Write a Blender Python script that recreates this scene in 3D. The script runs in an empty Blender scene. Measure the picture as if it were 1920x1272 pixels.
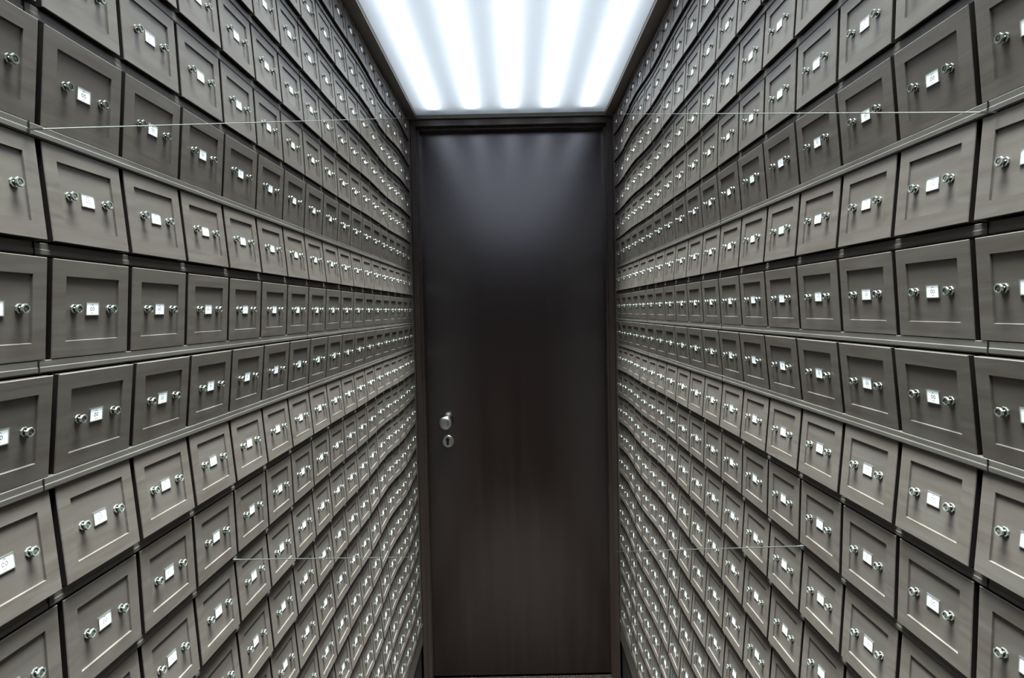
import bpy, math, random
from mathutils import Matrix, Vector, Euler
random.seed(4)
C = bpy.context.scene.collection
S = bpy.context.scene

# ------------------------------------------------------------------ measures
F, PX, PY = 1100.0, 967.0, 611.35          # focal length and principal point, in pixels of 1920x1272
PITCH, ROLL, XC = 0.02586, 0.02074, 0.00258
EYE = 1.535                                 # eye height above the floor
W = 0.40                                    # half width of the corridor, drawer face to axis
D0, DP = 0.50875, 0.10587                   # first column joint, column pitch
T0, RP, FH = 0.05468, 0.10104, 0.08808      # top of the level row, row pitch, face height
GAP = 0.0066
HA, HB, TH = (DP - GAP) / 2, FH / 2, 0.010  # half length, half height, thickness of a drawer front
K0, K1 = -12, 7                             # lowest and topmost row
DOOR_Y = 2.350                              # front of the door frame
CEIL = 0.7655                               # underside of the ceiling trim, above the eye
BASE_TOP = T0 + RP * K0 - FH - 0.013
BACK_Y = -1.6

# tilt of each row's fronts, shaped to make bright and dark bands (degrees, + leans back to face upwards)
TILT = {7: 5.5, 6: 5.5, 5: 5, 4: 4.4, 3: 2.4, 2: -4.4, 1: 5.2, 0: -3.4, -1: -5.2, -2: 5.4, -3: 2.0, -4: 4.2, -5: 5}
def tilt(k): return math.radians(TILT.get(k, 5.0))

def wave(y, z, side):
    """rows sag and swell a little towards the far end, most in the highest and lowest rows"""
    g = min(1.0, max(0.0, (y - 0.95) / 1.2)); g = g * g * (3 - 2 * g)
    h = min(1.0, max(0.0, (abs(z - 0.05) - 0.16) / 0.45))
    a = 0.0075 * g * h
    return a * math.sin(2 * math.pi * (y / 0.52 + z * 0.35 + (0.35 if side > 0 else 0.0)))

# ------------------------------------------------------------------ materials
def mat(name):
    m = bpy.data.materials.new(name); m.use_nodes = True
    nt = m.node_tree; nt.nodes.clear()
    out = nt.nodes.new('ShaderNodeOutputMaterial')
    return m, nt, out
def principled(name, col, rough, metal=0.0, spec=0.5, trans=0.0, ior=1.5, emit=None, es=0.0, coat=0.0):
    m, nt, out = mat(name)
    b = nt.nodes.new('ShaderNodeBsdfPrincipled')
    b.inputs['Base Color'].default_value = (*col, 1); b.inputs['Roughness'].default_value = rough
    b.inputs['Metallic'].default_value = metal; b.inputs['Specular IOR Level'].default_value = spec
    b.inputs['Transmission Weight'].default_value = trans; b.inputs['IOR'].default_value = ior
    b.inputs['Coat Weight'].default_value = coat; b.inputs['Coat Roughness'].default_value = 0.22
    if emit: b.inputs['Emission Color'].default_value = (*emit, 1); b.inputs['Emission Strength'].default_value = es
    nt.links.new(b.outputs[0], out.inputs[0])
    return m, nt, b
def wood(name, dark, light, rough, spec, scale, bump=0.08, coat=0.0):
    m, nt, b = principled(name, light, rough, spec=spec, coat=coat)
    N, Lk = nt.nodes.new, nt.links.new
    tc = N('ShaderNodeTexCoord'); oi = N('ShaderNodeObjectInfo'); mp = N('ShaderNodeMapping')
    mp.inputs['Scale'].default_value = scale
    add = N('ShaderNodeVectorMath'); add.operation = 'ADD'
    mul = N('ShaderNodeVectorMath'); mul.operation = 'SCALE'; mul.inputs['Scale'].default_value = 13.0
    cmb = N('ShaderNodeCombineXYZ')
    for i in range(3): Lk(oi.outputs['Random'], cmb.inputs[i])
    Lk(cmb.outputs[0], mul.inputs[0]); Lk(tc.outputs['Object'], add.inputs[0]); Lk(mul.outputs[0], add.inputs[1])
    Lk(add.outputs[0], mp.inputs[0])
    no = N('ShaderNodeTexNoise'); no.inputs['Scale'].default_value = 1.0; no.inputs['Detail'].default_value = 6
    no.inputs['Roughness'].default_value = 0.6; no.inputs['Distortion'].default_value = 0.6
    Lk(mp.outputs[0], no.inputs['Vector'])
    cr = N('ShaderNodeValToRGB'); cr.color_ramp.elements[0].position = 0.32; cr.color_ramp.elements[1].position = 0.70
    cr.color_ramp.elements[0].color = (*dark, 1); cr.color_ramp.elements[1].color = (*light, 1)
    Lk(no.outputs['Fac'], cr.inputs[0]); Lk(cr.outputs[0], b.inputs['Base Color'])
    bp = N('ShaderNodeBump'); bp.inputs['Strength'].default_value = bump; bp.inputs['Distance'].default_value = 0.001
    Lk(no.outputs['Fac'], bp.inputs['Height']); Lk(bp.outputs[0], b.inputs['Normal'])
    return m
M_FRAME = wood('drawer_front_wood', (0.074, 0.055, 0.047), (0.108, 0.088, 0.079), 0.42, 0.5, (30, 9, 95))
M_PANEL = wood('drawer_panel_wood', (0.080, 0.061, 0.053), (0.110, 0.090, 0.081), 0.40, 0.5, (30, 7, 60))
M_RAIL = wood('rail_wood', (0.060, 0.048, 0.042), (0.100, 0.084, 0.076), 0.42, 0.5, (40, 6, 120))
M_CARC, _, _ = principled('carcass_dark_wood', (0.007, 0.005, 0.004), 0.7, spec=0.2)
M_EDGE, _, _ = principled('edge_gap_shade', (0.012, 0.008, 0.007), 0.6, spec=0.2)  # near-black colour stands in for shade in the gaps between drawers
M_BASE = wood('baseboard_wood', (0.05, 0.038, 0.033), (0.08, 0.062, 0.055), 0.4, 0.5, (20, 4, 60))
M_DOOR = wood('door_wood', (0.0058, 0.0029, 0.0021), (0.0135, 0.0070, 0.0050), 0.25, 0.5, (26, 8, 1.3), 0.03, 0.75)
for nd in M_DOOR.node_tree.nodes:
    if nd.type == 'BSDF_PRINCIPLED':
        nd.inputs['Specular Tint'].default_value = (0.90, 0.80, 1.0, 1); nd.inputs['Coat IOR'].default_value = 1.75
M_JAMB = wood('door_frame_wood', (0.032, 0.020, 0.017), (0.050, 0.034, 0.029), 0.35, 0.5, (30, 10, 2))
M_GLASS, _, _ = principled('crystal_glass', (0.25, 0.245, 0.22), 0.16, trans=0.45, ior=1.52, spec=0.6)
M_GLASSD, _, _ = principled('crystal_lens', (0.11, 0.112, 0.10), 0.12, trans=0.3, ior=1.5, spec=0.6)
M_STEM, _, _ = principled('dark_bronze', (0.05, 0.04, 0.035), 0.35, metal=0.8)
M_METAL, _, _ = principled('thin_metal_frame', (0.55, 0.56, 0.52), 0.3, metal=0.9)
M_CARD, _, _ = principled('added_glow_white_card', (0.85, 0.87, 0.88), 0.3, emit=(0.86, 0.94, 1.0), es=0.5)  # emission added to brighten the plain cards, which are no lamps
M_INK, _, _ = principled('grey_print', (0.03, 0.032, 0.036), 0.6)
M_CHROME, _, _ = principled('brushed_steel', (0.62, 0.60, 0.58), 0.28, metal=1.0)
M_KEY, _, _ = principled('keyhole_black', (0.006, 0.005, 0.005), 0.7)
M_TRIM = wood('ceiling_trim_wood', (0.17, 0.15, 0.135), (0.22, 0.20, 0.18), 0.35, 0.5, (40, 3, 40))
M_SEAM, _, _ = principled('mirror_seam_grey', (0.10, 0.095, 0.09), 0.5, metal=0.3)  # grey of the lines standing in for mirror joints
M_TOE, _, _ = principled('black_toe_kick', (0.010, 0.008, 0.008), 0.5)
M_WHITE, _, _ = principled('white_lightbox_lining', (0.34, 0.36, 0.38), 0.8)
# carpet
M_FLOOR, nt, b = principled('dark_carpet', (0.03, 0.02, 0.02), 0.95, spec=0.1)
tc = nt.nodes.new('ShaderNodeTexCoord'); no = nt.nodes.new('ShaderNodeTexNoise'); no.inputs['Scale'].default_value = 160
cr = nt.nodes.new('ShaderNodeValToRGB'); cr.color_ramp.elements[0].position = 0.42; cr.color_ramp.elements[1].position = 0.6
cr.color_ramp.elements[0].color = (0.003, 0.002, 0.002, 1); cr.color_ramp.elements[1].color = (0.035, 0.024, 0.022, 1)
nt.links.new(tc.outputs['Object'], no.inputs['Vector']); nt.links.new(no.outputs['Fac'], cr.inputs[0]); nt.links.new(cr.outputs[0], b.inputs['Base Color'])
# opal diffuser: light from the tubes above comes through it
M_OPAL, nt, out = mat('opal_diffuser')
tr = nt.nodes.new('ShaderNodeBsdfTranslucent'); tr.inputs[0].default_value = (0.90, 0.95, 1.0, 1)
nt.links.new(tr.outputs[0], out.inputs[0])
M_TUBE, nt, out = mat('fluorescent_tube')
em = nt.nodes.new('ShaderNodeEmission'); em.inputs[0].default_value = (0.90, 0.955, 1.0, 1); em.inputs[1].default_value = 5.4
nt.links.new(em.outputs[0], out.inputs[0])

# ------------------------------------------------------------------ mesh building
class MB:
    def __init__(self): self.v, self.f, self.m, self.mats, self.sm = [], [], [], [], []
    def mi(self, m):
        if m not in self.mats: self.mats.append(m)
        return self.mats.index(m)
    def add(self, vs, fs, m, smooth=False):
        o = len(self.v); i = self.mi(m)
        self.v += [tuple(v) for v in vs]
        for f in fs: self.f.append(tuple(o + a for a in f)); self.m.append(i); self.sm.append(smooth)
    def box(self, a, b, m):
        x0, y0, z0 = a; x1, y1, z1 = b
        vs = [(x0,y0,z0),(x1,y0,z0),(x1,y1,z0),(x0,y1,z0),(x0,y0,z1),(x1,y0,z1),(x1,y1,z1),(x0,y1,z1)]
        self.add(vs, [(0,3,2,1),(4,5,6,7),(0,1,5,4),(1,2,6,5),(2,3,7,6),(3,0,4,7)], m)
    def loops(self, rings, m, cap0=True, cap1=True, smooth=False):
        n = len(rings[0]); vs = [p for r in rings for p in r]; fs = []
        for i in range(len(rings) - 1):
            for j in range(n):
                k = (j + 1) % n
                fs.append((i*n+j, i*n+k, (i+1)*n+k, (i+1)*n+j))
        if cap0: fs.append(tuple(range(n - 1, -1, -1)))
        if cap1: fs.append(tuple(range((len(rings)-1)*n, len(rings)*n)))
        self.add(vs, fs, m, smooth)
    def lathe_x(self, prof, n, m, c=(0,0,0), ph=0.0, smooth=False):   # prof: (x, r) round the x axis
        self.loops([[(c[0]+x, c[1]+r*math.cos(ph+2*math.pi*i/n), c[2]+r*math.sin(ph+2*math.pi*i/n)) for i in range(n)] for x, r in prof], m, smooth=smooth)
    def lathe_y(self, prof, n, m, c=(0,0,0), smooth=True):            # prof: (y, r) round the y axis, y falls towards the viewer
        self.loops([[(c[0]+r*math.cos(2*math.pi*i/n), c[1]+y, c[2]+r*math.sin(2*math.pi*i/n)) for i in range(n)] for y, r in prof], m, smooth=smooth)
    def mesh(self, name):
        me = bpy.data.meshes.new(name); me.from_pydata(self.v, [], self.f)
        for m in self.mats: me.materials.append(m)
        me.polygons.foreach_set('material_index', self.m); me.polygons.foreach_set('use_smooth', self.sm)
        import bmesh
        bm = bmesh.new(); bm.from_mesh(me); bmesh.ops.recalc_face_normals(bm, faces=bm.faces); bm.to_mesh(me); bm.free()
        me.update(); return me
    def obj(self, name, parent=None, loc=(0,0,0)):
        o = bpy.data.objects.new(name, self.mesh(name)); C.objects.link(o); o.location = loc
        if parent: o.parent = parent
        return o
def tag(o, label=None, cat=None, group=None, kind=None):
    if label: o['label'] = label
    if cat: o['category'] = cat
    if group: o['group'] = group
    if kind: o['kind'] = kind
    return o
Z = lambda z: z + EYE      # height above the eye -> world height

# ------------------------------------------------------------------ one drawer: local x points out of the wall, y along it
def rect(a, b, x): return [(x,-a,-b),(x,a,-b),(x,a,b),(x,-a,b)]
FW, REC = 0.0148, 0.0019
def b_frame(mb):
    c = 0.0006
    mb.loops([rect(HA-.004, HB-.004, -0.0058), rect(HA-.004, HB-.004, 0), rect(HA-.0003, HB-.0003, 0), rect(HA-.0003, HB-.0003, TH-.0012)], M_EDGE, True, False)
    mb.loops([rect(HA-.0003, HB-.0003, TH-.0012), rect(HA, HB, TH-.0011), rect(HA, HB, TH-c), rect(HA-c, HB-c, TH),
              rect(HA-FW, HB-FW, TH), rect(HA-FW-.0005, HB-FW-.0005, TH-REC)], M_FRAME, False, False)
def b_panel(mb):
    x = TH - REC
    mb.loops([rect(HA-FW-.0001, HB-FW-.0001, x-.0012), rect(HA-FW-.0001, HB-FW-.0001, x+.0001)], M_PANEL)
KY, KX = 0.0233, TH - REC
def b_knob(mb, y=0.0, x=0.0):
    def ring(x0, x1, r0, r1, ph=.39):                 # faceted ring of square section
        n = 8; P = lambda xx, rr: [(xx, y + rr*math.cos(ph + 2*math.pi*i/n), rr*math.sin(ph + 2*math.pi*i/n)) for i in range(n)]
        L = [P(x0, r0), P(x0, r1*.96), P((x0+x1)/2, r1), P(x1, r1*.93), P(x1, r0), P(x0, r0)]
        mb.loops(L, M_GLASS, False, False)
    ring(x, x + .0013, .0030, .0044)                  # back ring against the panel
    ring(x + .0044, x + .0063, .0028, .0044)          # head rim
    mb.lathe_x([(x+.0040, .0022), (x+.0048, .0029), (x+.0057, .0029), (x+.0060, .0012)], 8, M_GLASSD, (0, y, 0), .39)
def b_stem(mb, y=0.0, x=0.0):
    mb.lathe_x([(x, .0029), (x+.0006, .0029), (x+.0014, .0014), (x+.0030, .0014), (x+.0040, .0020)], 10, M_STEM, (0, y, 0), smooth=True)
LA, LB = 0.0078, 0.0055
def b_holder(mb, x=0.0):
    a, b, w = LA + .0010, LB + .0009, .0008
    for s in (-1, 1):
        mb.box((x, -a, s*b - (w if s > 0 else 0)), (x+.0010, a, s*b + (0 if s > 0 else w)), M_METAL)
        mb.box((x, s*a - (w if s > 0 else 0), -b + w), (x+.0010, s*a + (0 if s > 0 else w), b - w), M_METAL)
def b_card(mb, x=0.0):
    mb.box((x, -LA, -LB), (x+.0005, LA, LB), M_CARD)
    xp = x + .00056
    def ring(cy, cz, ry, rz, t, n=14, a0=0.0, a1=2*math.pi):
        vs, fs = [], []
        for i in range(n + 1):
            a = a0 + (a1 - a0) * i / n
            for q in (1.0, 0.0):
                vs.append((xp, cy + (ry - t*(1-q)) * math.cos(a), cz + (rz - t*(1-q)) * math.sin(a)))
        for i in range(n): fs.append((2*i, 2*i+1, 2*i+3, 2*i+2))
        mb.add(vs, fs, M_INK)
    for cy in (-.0016, .0016): ring(cy, 0, .0014, .0019, .0006)
    ring(0, .0010, .0028, .0032, .00045, 8, math.radians(50), math.radians(130))     # short curved strokes above and below
    ring(0, -.0010, .0028, .0032, .00045, 8, math.radians(230), math.radians(310))

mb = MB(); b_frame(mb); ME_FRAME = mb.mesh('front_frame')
mb = MB(); b_panel(mb); ME_PANEL = mb.mesh('recessed_panel')
mb = MB(); b_knob(mb); ME_KNOB = mb.mesh('knob')
mb = MB(); b_stem(mb); ME_STEM = mb.mesh('stem')
mb = MB(); b_holder(mb); ME_HOLD = mb.mesh('card_holder')
mb = MB(); b_card(mb); ME_CARD = mb.mesh('number_card')

def placement(side, n, k):
    yc = D0 + DP * (n + 0.5); zc = T0 + RP * k - FH / 2
    w = wave(yc, zc, side); s = (wave(yc + DP/2, zc, side) - wave(yc - DP/2, zc, side)) / DP
    loc = Vector((side * (W + TH + .25 * HB * abs(math.sin(tilt(k)))), yc, Z(zc + w)))
    rot = Euler((math.atan(s) * (1 if side < 0 else -1), -tilt(k), 0 if side < 0 else math.pi), 'XYZ')
    return loc, rot

def part(name, me, parent, loc=(0,0,0)):
    o = bpy.data.objects.new(name, me); C.objects.link(o); o.parent = parent; o.location = loc; return o
def make_drawer():
    r = bpy.data.objects.new('drawer', None); C.objects.link(r); r.empty_display_size = 0.02
    part('front_frame', ME_FRAME, r); part('recessed_panel', ME_PANEL, r)
    for s in (-1, 1):
        k = part('knob', ME_KNOB, r, (KX + .0001, s * KY, 0)); k['label'] = 'faceted clear crystal knob'
        part('knob_stem', ME_STEM, k)
    h = part('card_holder', ME_HOLD, r, (KX + .0001, 0, 0)); c = part('number_card', ME_CARD, h); c['label'] = 'white card printed with two small zeros'
    return r
def copy_tree(o, parent=None):
    c = o.copy(); C.objects.link(c)
    if parent: c.parent = parent
    for ch in o.children: copy_tree(ch, c)
    return c

def proj(X):
    x, y, z = X[0] - XC, X[1], X[2] - EYE
    c, s = math.cos(PITCH), math.sin(PITCH); y, z = c*y - s*z, s*y + c*z
    if y < 0.02: return None
    u, v = x/y, z/y; c, s = math.cos(ROLL), math.sin(ROLL)
    u, v = c*u - s*v, s*u + c*v
    return PX + F*u, PY - F*v
def shown_area(side, n, k):
    loc, rot = placement(side, n, k); tot = 0; N = 10
    R = rot.to_matrix(); pts = {}
    for i in range(N + 1):
        for j in range(N + 1):
            p = proj(loc + R @ Vector((TH, -HA + 2*HA*i/N, -HB + 2*HB*j/N)))
            pts[i, j] = p
    for i in range(N):
        for j in range(N):
            q = [pts[i, j], pts[i+1, j], pts[i+1, j+1], pts[i, j+1]]
            if any(p is None for p in q): continue
            cx = sum(p[0] for p in q)/4; cy = sum(p[1] for p in q)/4
            if 0 <= cx <= 1920 and 0 <= cy <= 1272:
                tot += abs(sum(q[a][0]*q[(a+1) % 4][1] - q[(a+1) % 4][0]*q[a][1] for a in range(4)))/2
    return tot
cells = [(shown_area(s, n, k), s, n, k) for s in (-1, 1) for n in range(-5, 17) for k in range(K0, K1 + 1)]
cells.sort(key=lambda c: -c[0])
chosen = [c for c in cells[:300] if c[0] > 300]
rest = [c for c in cells if c not in chosen]

ORD = ['first', 'second', 'third', 'fourth', 'fifth', 'sixth', 'seventh', 'eighth', 'ninth', 'tenth', 'eleventh', 'twelfth', 'thirteenth', 'fourteenth']
NUM = ['zero', 'one', 'two', 'three', 'four', 'five', 'six', 'seven', 'eight', 'nine', 'ten', 'eleven', 'twelve', 'thirteen']
def drawer_label(side, n, k):
    wall = 'left' if side < 0 else 'right'
    if n <= 8:
        col = f"{ORD[n + 1]} column from picture's {wall} edge"
    else:
        col = f"{ORD[16 - n]} column from the door frame"
    if k == 0: row = 'in the level eye-height row'
    else: row = f"{NUM[abs(k)]} row{'s' if abs(k) > 1 else ''} {'above' if k > 0 else 'below'} eye-level row"
    return f"brown drawer, {wall} wall, {col}, {row}"
proto = None
for a, side, n, k in chosen:
    if proto is None: d = proto = make_drawer()
    else: d = copy_tree(proto)
    loc, rot = placement(side, n, k)
    d.location = loc; d.rotation_euler = rot
    tag(d, drawer_label(side, n, k), 'drawer', f"panelled drawers of the {'left' if side < 0 else 'right'} wall")

# the small far drawers (and the ones beside the camera), one object
mb = MB()
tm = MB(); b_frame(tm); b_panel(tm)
for s in (-1, 1): b_knob(tm, s * KY, KX + .0001); b_stem(tm, s * KY, KX + .0001)
b_holder(tm, KX + .0001); b_card(tm, KX + .0001)
for m in tm.mats: mb.mi(m)
for a, side, n, k in rest:
    loc, rot = placement(side, n, k); R = rot.to_matrix(); o = len(mb.v)
    mb.v += [tuple(loc + R @ Vector(v)) for v in tm.v]
    mb.f += [tuple(o + i for i in f) for f in tm.f]; mb.m += tm.m; mb.sm += tm.sm
far = mb.obj('distant_drawers')
tag(far, 'many small far drawers filling both walls towards the door', 'drawers', kind='stuff')

# ------------------------------------------------------------------ walls, rails, baseboards
Y0, Y1 = D0 - 5*DP, D0 + 17*DP
for side, wn in ((-1, 'left'), (1, 'right')):
    mb = MB(); x0, x1 = sorted((side * (W + .0178), side * (W + .045)))
    mb.box((x0, BACK_Y, 0), (x1, DOOR_Y + .15, Z(CEIL + .12)), M_CARC)
    tag(mb.obj(f'wall_{wn}'), kind='structure')
    # plain boards closing the end of the drawer bank beside the door
    rails = []
    for k in range(K0, K1 + 2):
        zc = T0 + RP * k - FH - (RP - FH) / 2
        if k == K1 + 1: continue
        rails.append(zc)
    for i, zc in enumerate(rails):
        mb = MB(); h = (RP - FH) / 2 - .0008; n = 60; rings = []
        prof = [(.0177, -h), (.0040, -h), (.0030, -h*.75), (.0030, -h*.1), (.0036, h*.05), (.0036, h*.9), (.0040, h), (.0177, h)]
        ys = [Y0 + (Y1 - Y0) * j / n for j in range(n + 1)]
        for y in ys:
            w = wave(y, zc, side)
            rings.append([(side * (W + px), y, Z(zc + w + pz)) for px, pz in prof])
        mb.loops(rings, M_RAIL)
        for sy in (D0 - .012, D0 + 6*DP - .004, D0 + 12*DP):     # narrow butt joints between rail lengths
            mb.box(*[tuple(v) for v in ((min(side*(W+.0026), side*(W+.0034)), sy, Z(zc + wave(sy, zc, side) - h)), (max(side*(W+.0026), side*(W+.0034)), sy + .0011, Z(zc + wave(sy, zc, side) + h)))], M_CARC)
        tag(mb.obj(f'trim_{i + 1 + (0 if side < 0 else 30)}'), kind='structure')
    mb = MB(); x0, x1 = sorted((side * (W + .001), side * (W + .0177)))
    mb.box((x0, BACK_Y, Z(BASE_TOP - .085)), (x1, DOOR_Y-.001, Z(BASE_TOP)), M_BASE)
    mb.box((min(side*W, side*(W+.002)), BACK_Y, Z(BASE_TOP - .012)), (max(side*W, side*(W+.002)), DOOR_Y-.001, Z(BASE_TOP - .003)), M_BASE)
    tag(mb.obj(f'baseboard_{wn}'), kind='structure')
    mb = MB(); x0, x1 = sorted((side * (W + .008), side * (W + .0176)))
    mb.box((x0, BACK_Y, 0), (x1, DOOR_Y-.001, Z(BASE_TOP - .086)), M_TOE)
    tag(mb.obj(f'trim_{25 if side < 0 else 55}'), kind='structure')
    # filler strip between last drawers and the door frame
    mb = MB(); x0, x1 = sorted((side * (W + .0015), side * (W + .0177)))
    mb.box((x0, D0 + 17*DP + .001, Z(BASE_TOP + .001)), (x1, DOOR_Y - .002, Z(CEIL - .002)), M_RAIL)
    tag(mb.obj(f'trim_{26 if side < 0 else 56}'), kind='structure')
mb = MB(); mb.box((-.5, BACK_Y, -.04), (.5, DOOR_Y + .2, 0), M_FLOOR)
tag(mb.obj('floor'), kind='structure')

# ------------------------------------------------------------------ luminous ceiling
mb = MB()
zt, hb = Z(CEIL), .115
for s in (-1, 1):
    x0, x1 = sorted((s * .3715, s * .4145)); mb.box((x0, BACK_Y, zt), (x1, DOOR_Y + .0, zt + .012), M_TRIM)
    x0, x1 = sorted((s * .3715, s * .3765)); mb.box((x0, BACK_Y, zt + .012), (x1, DOOR_Y, zt + .030), M_TRIM)
mb.box((-.3715, DOOR_Y - .012, zt + .001), (.3715, DOOR_Y, zt + .030), M_TRIM)
tag(mb.obj('trim_60'), kind='structure')
mb = MB(); x = .3765
mb.box((-x, BACK_Y, zt + .0305 + hb), (x, DOOR_Y, zt + .0355 + hb), M_WHITE)
for s in (-1, 1):
    x0, x1 = sorted((s * x, s * (x + .005))); mb.box((x0, BACK_Y, zt + .0305), (x1, DOOR_Y, zt + .0355 + hb), M_WHITE)
mb.box((-x, DOOR_Y - .005, zt + .0305), (x, DOOR_Y, zt + .0305 + hb), M_WHITE)
tag(mb.obj('ceiling'), kind='structure')
mb = MB(); mb.box((-.3760, BACK_Y, zt + .0302), (.3760, DOOR_Y - .002, zt + .0304), M_OPAL)
mb2 = MB(); q = zt + .0303
mb2.add([(-.3712, BACK_Y, zt+.014), (.3712, BACK_Y, zt+.014), (.3712, DOOR_Y-.013, zt+.014), (-.3712, DOOR_Y-.013, zt+.014)], [(0,1,2,3)], M_OPAL)
op = mb2.obj('light_diffuser'); tag(op, 'glowing white opal sheet covering the ceiling above the corridor', 'ceiling light')
first = None
POS = ['leftmost', 'second from the left', 'middle', 'second from the right', 'rightmost']
for i in range(5):
    x = (i - 2) * .148
    if first is None:
        mb = MB(); mb.lathe_y([(BACK_Y + .05, .011), (DOOR_Y - .075, .011)], 14, M_TUBE)
        t = first = mb.obj('fluorescent_tube')
        cap = MB(); cap.lathe_y([(DOOR_Y - .0745, .0115), (DOOR_Y - .055, .0115)], 14, M_METAL); cap.obj('end_cap', t)
    else: t = copy_tree(first)
    t.location = (x, 0, zt + .014 + .0235)
    tag(t, f'{POS[i]} of five long white tubes glowing through the ceiling', 'light tube', 'fluorescent tubes behind the ceiling sheet')

# ------------------------------------------------------------------ door
JW, HEAD = .0200, .0225
top = Z(CEIL - .002); yf = DOOR_Y
door = bpy.data.objects.new('door_1', None); C.objects.link(door); door.location = (0, yf, 0); tag(door, kind='structure')
mb = MB()                                             # frame, with a fine bead on its inner edge
for s in (-1, 1):
    x0, x1 = sorted((s * (W + .0), s * (W - JW))); mb.box((x0, 0, 0), (x1, .12, top - HEAD), M_JAMB)
    x0, x1 = sorted((s * (W - JW - .0016), s * (W - JW + .0016))); mb.box((x0, -.003, 0), (x1, .012, top - HEAD), M_JAMB)
    x0, x1 = sorted((s * (W - JW), s * (W - JW - .008))); mb.box((x0, .03, 0), (x1, .07, top - HEAD), M_JAMB)
mb.box((-W, 0, top - HEAD), (W, .12, top), M_JAMB)
mb.box((-W + JW, .03, top - HEAD - .008), (W - JW, .07, top - HEAD), M_JAMB)
fr = mb.obj('door_frame', door)
mb = MB(); yl = .0715
xl = W - JW - .002
mb.box((-xl, yl, .010), (xl, yl + .040, top - HEAD - .002), M_DOOR)
leaf = mb.obj('door_leaf', door); leaf['label'] = 'plain dark brown wood door leaf'
kx, kz = -.293, Z(-.453)
mb = MB()                                             # round satin knob seen nearly face on
mb.lathe_y([(yl, .022), (yl - .004, .022), (yl - .007, .012), (yl - .026, .0115), (yl - .032, .020), (yl - .038, .0272), (yl - .046, .0280), (yl - .051, .0262), (yl - .0535, .018), (yl - .0545, .006)], 40, M_CHROME, (kx, 0, kz))
kn = mb.obj('door_handle', leaf); kn['label'] = 'round brushed steel door knob'
mb = MB(); ex, ez = kx + .004, kz - .083
mb.lathe_y([(yl, .0262), (yl - .0035, .0262), (yl - .006, .0240), (yl - .0065, .020), (yl - .0062, .004)], 40, M_CHROME, (ex, 0, ez))
es = mb.obj('keyhole_plate', leaf); es['label'] = 'round steel plate with a black keyhole'
yk = yl - .0069
n = 24; pts = [(ex + .0078*math.cos(a), ez + .0075 + .0078*math.sin(a)) for a in [math.radians(-50 + 280*i/n) for i in range(n + 1)]]
pts += [(ex - .0048, ez - .012), (ex - .003, ez - .0145), (ex + .003, ez - .0145), (ex + .0048, ez - .012)]
mbk = MB(); mbk.loops([[(a, yk + .0008, b) for a, b in pts], [(a, yk, b) for a, b in pts]], M_KEY)
kh = bpy.data.objects.new('keyhole_slot', mbk.mesh('keyhole_slot')); C.objects.link(kh); kh.parent = leaf

# wall behind / around the door
mb = MB(); mb.box((-.5, yf + .121, 0), (.5, yf + .17, Z(CEIL + .12)), M_CARC); tag(mb.obj('wall_back'), kind='structure')
mb = MB(); mb.box((-W - .0177, yf + .001, top + .001), (W + .0177, yf + .12, Z(CEIL + .12)), M_CARC); tag(mb.obj('wall_back_header'), kind='structure')

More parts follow.
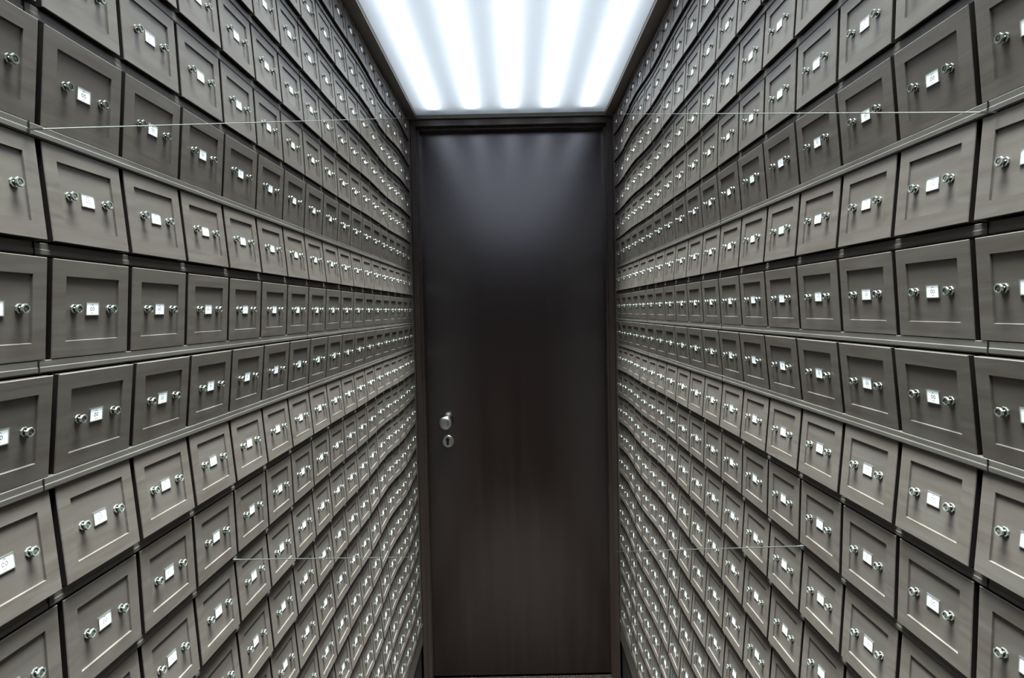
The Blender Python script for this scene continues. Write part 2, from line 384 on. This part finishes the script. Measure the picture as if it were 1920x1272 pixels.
# ------------------------------------------------------------------ thin wire-like lines standing in for mirror joints
def unproj(px, py, side, off=0.0100):
    u, v = (px - PX)/F, -(py - PY)/F
    c, s = math.cos(ROLL), math.sin(ROLL); u, v = c*u + s*v, -s*u + c*v
    c, s = math.cos(PITCH), math.sin(PITCH)
    d = Vector((u, c*1 + s*v, -s*1 + c*v))
    x = side * (W - off); t = (x - XC) / d.x
    return Vector((x, d.y*t, d.z*t + EYE))
def seam(side, a, b, r, label):
    A, B = unproj(*a, side), unproj(*b, side)
    B.y = min(B.y, DOOR_Y - .002); dirv = (B - A).normalized()
    p = dirv.cross(Vector((1,0,0))).normalized(); q = dirv.cross(p)
    mb = MB(); mb.loops([[A_ + r*(math.cos(t)*p + math.sin(t)*q) for t in [2*math.pi*i/6 for i in range(6)]] for A_ in (A, B)], M_SEAM)
    for P in (A,):                                    # made-up stub to the wall at the near end
        x0, x1 = sorted((P.x, side * (W + .003)))
        mb.box((x0, P.y - r, P.z - r), (x1, P.y + r, P.z + r), M_SEAM)
    o = mb.obj('mirror_seam'); tag(o, label, 'seam', 'thin mirror-joint lines along the drawer walls')
SEAMS = True
if SEAMS:
    seam(-1, (80, 242), (776, 226), .0006, 'thin mirror-joint wire on left wall running to the top corner of the door')
    seam(1, (1838, 211), (1152, 214), .0006, 'thin mirror-joint wire on right wall running to the top corner of the door')
    seam(-1, (450, 1050), (786, 1045), .0008, 'thin mirror-joint wire crossing the lower drawers of the left wall')
    seam(1, (1495, 1025), (1156, 1035), .0008, 'thin mirror-joint wire crossing the lower drawers of the right wall')

# ------------------------------------------------------------------ added unseen downlight that brightens the walls, world, camera
la = bpy.data.lights.new('added_downlight', 'AREA'); la.shape = 'RECTANGLE'; la.size = .74; la.size_y = 1.95
la.spread = math.radians(48); la.energy = 126.0; la.color = (0.82, 1.0, 0.97)
lo = bpy.data.objects.new('added_downlight', la); C.objects.link(lo); lo.location = (0, 2.14 - .975, Z(CEIL) + .010)

w = bpy.data.worlds.new('World'); S.world = w; w.use_nodes = True
bg = w.node_tree.nodes['Background']; bg.inputs[0].default_value = (1.0, 0.86, 0.80, 1); bg.inputs[1].default_value = 0.07

cam = bpy.data.cameras.new('Camera'); co = bpy.data.objects.new('Camera', cam); C.objects.link(co)
cam.sensor_width = 36; cam.lens = 36 * F / 1920; cam.clip_start = 0.02
cam.shift_x = -(PX - 960) / 1920; cam.shift_y = -(636 - PY) / 1920
co.matrix_world = Matrix.Translation((XC, 0, EYE)) @ Matrix.Rotation(math.pi/2 - PITCH, 4, 'X') @ Matrix.Rotation(-ROLL, 4, 'Z')
S.camera = co
vs = S.view_settings
S.display_settings.display_device = 'sRGB'
vs.view_transform = 'Standard'; vs.look = 'None'; vs.gamma = 1; vs.use_curve_mapping = False; vs.exposure = 0.0
S.cycles.max_bounces = 8; S.cycles.diffuse_bounces = 5; S.cycles.glossy_bounces = 4; S.cycles.transmission_bounces = 6
S.cycles.use_denoising = True; S.cycles.sample_clamp_indirect = 6.0
S.cycles.caustics_reflective = False; S.cycles.caustics_refractive = False
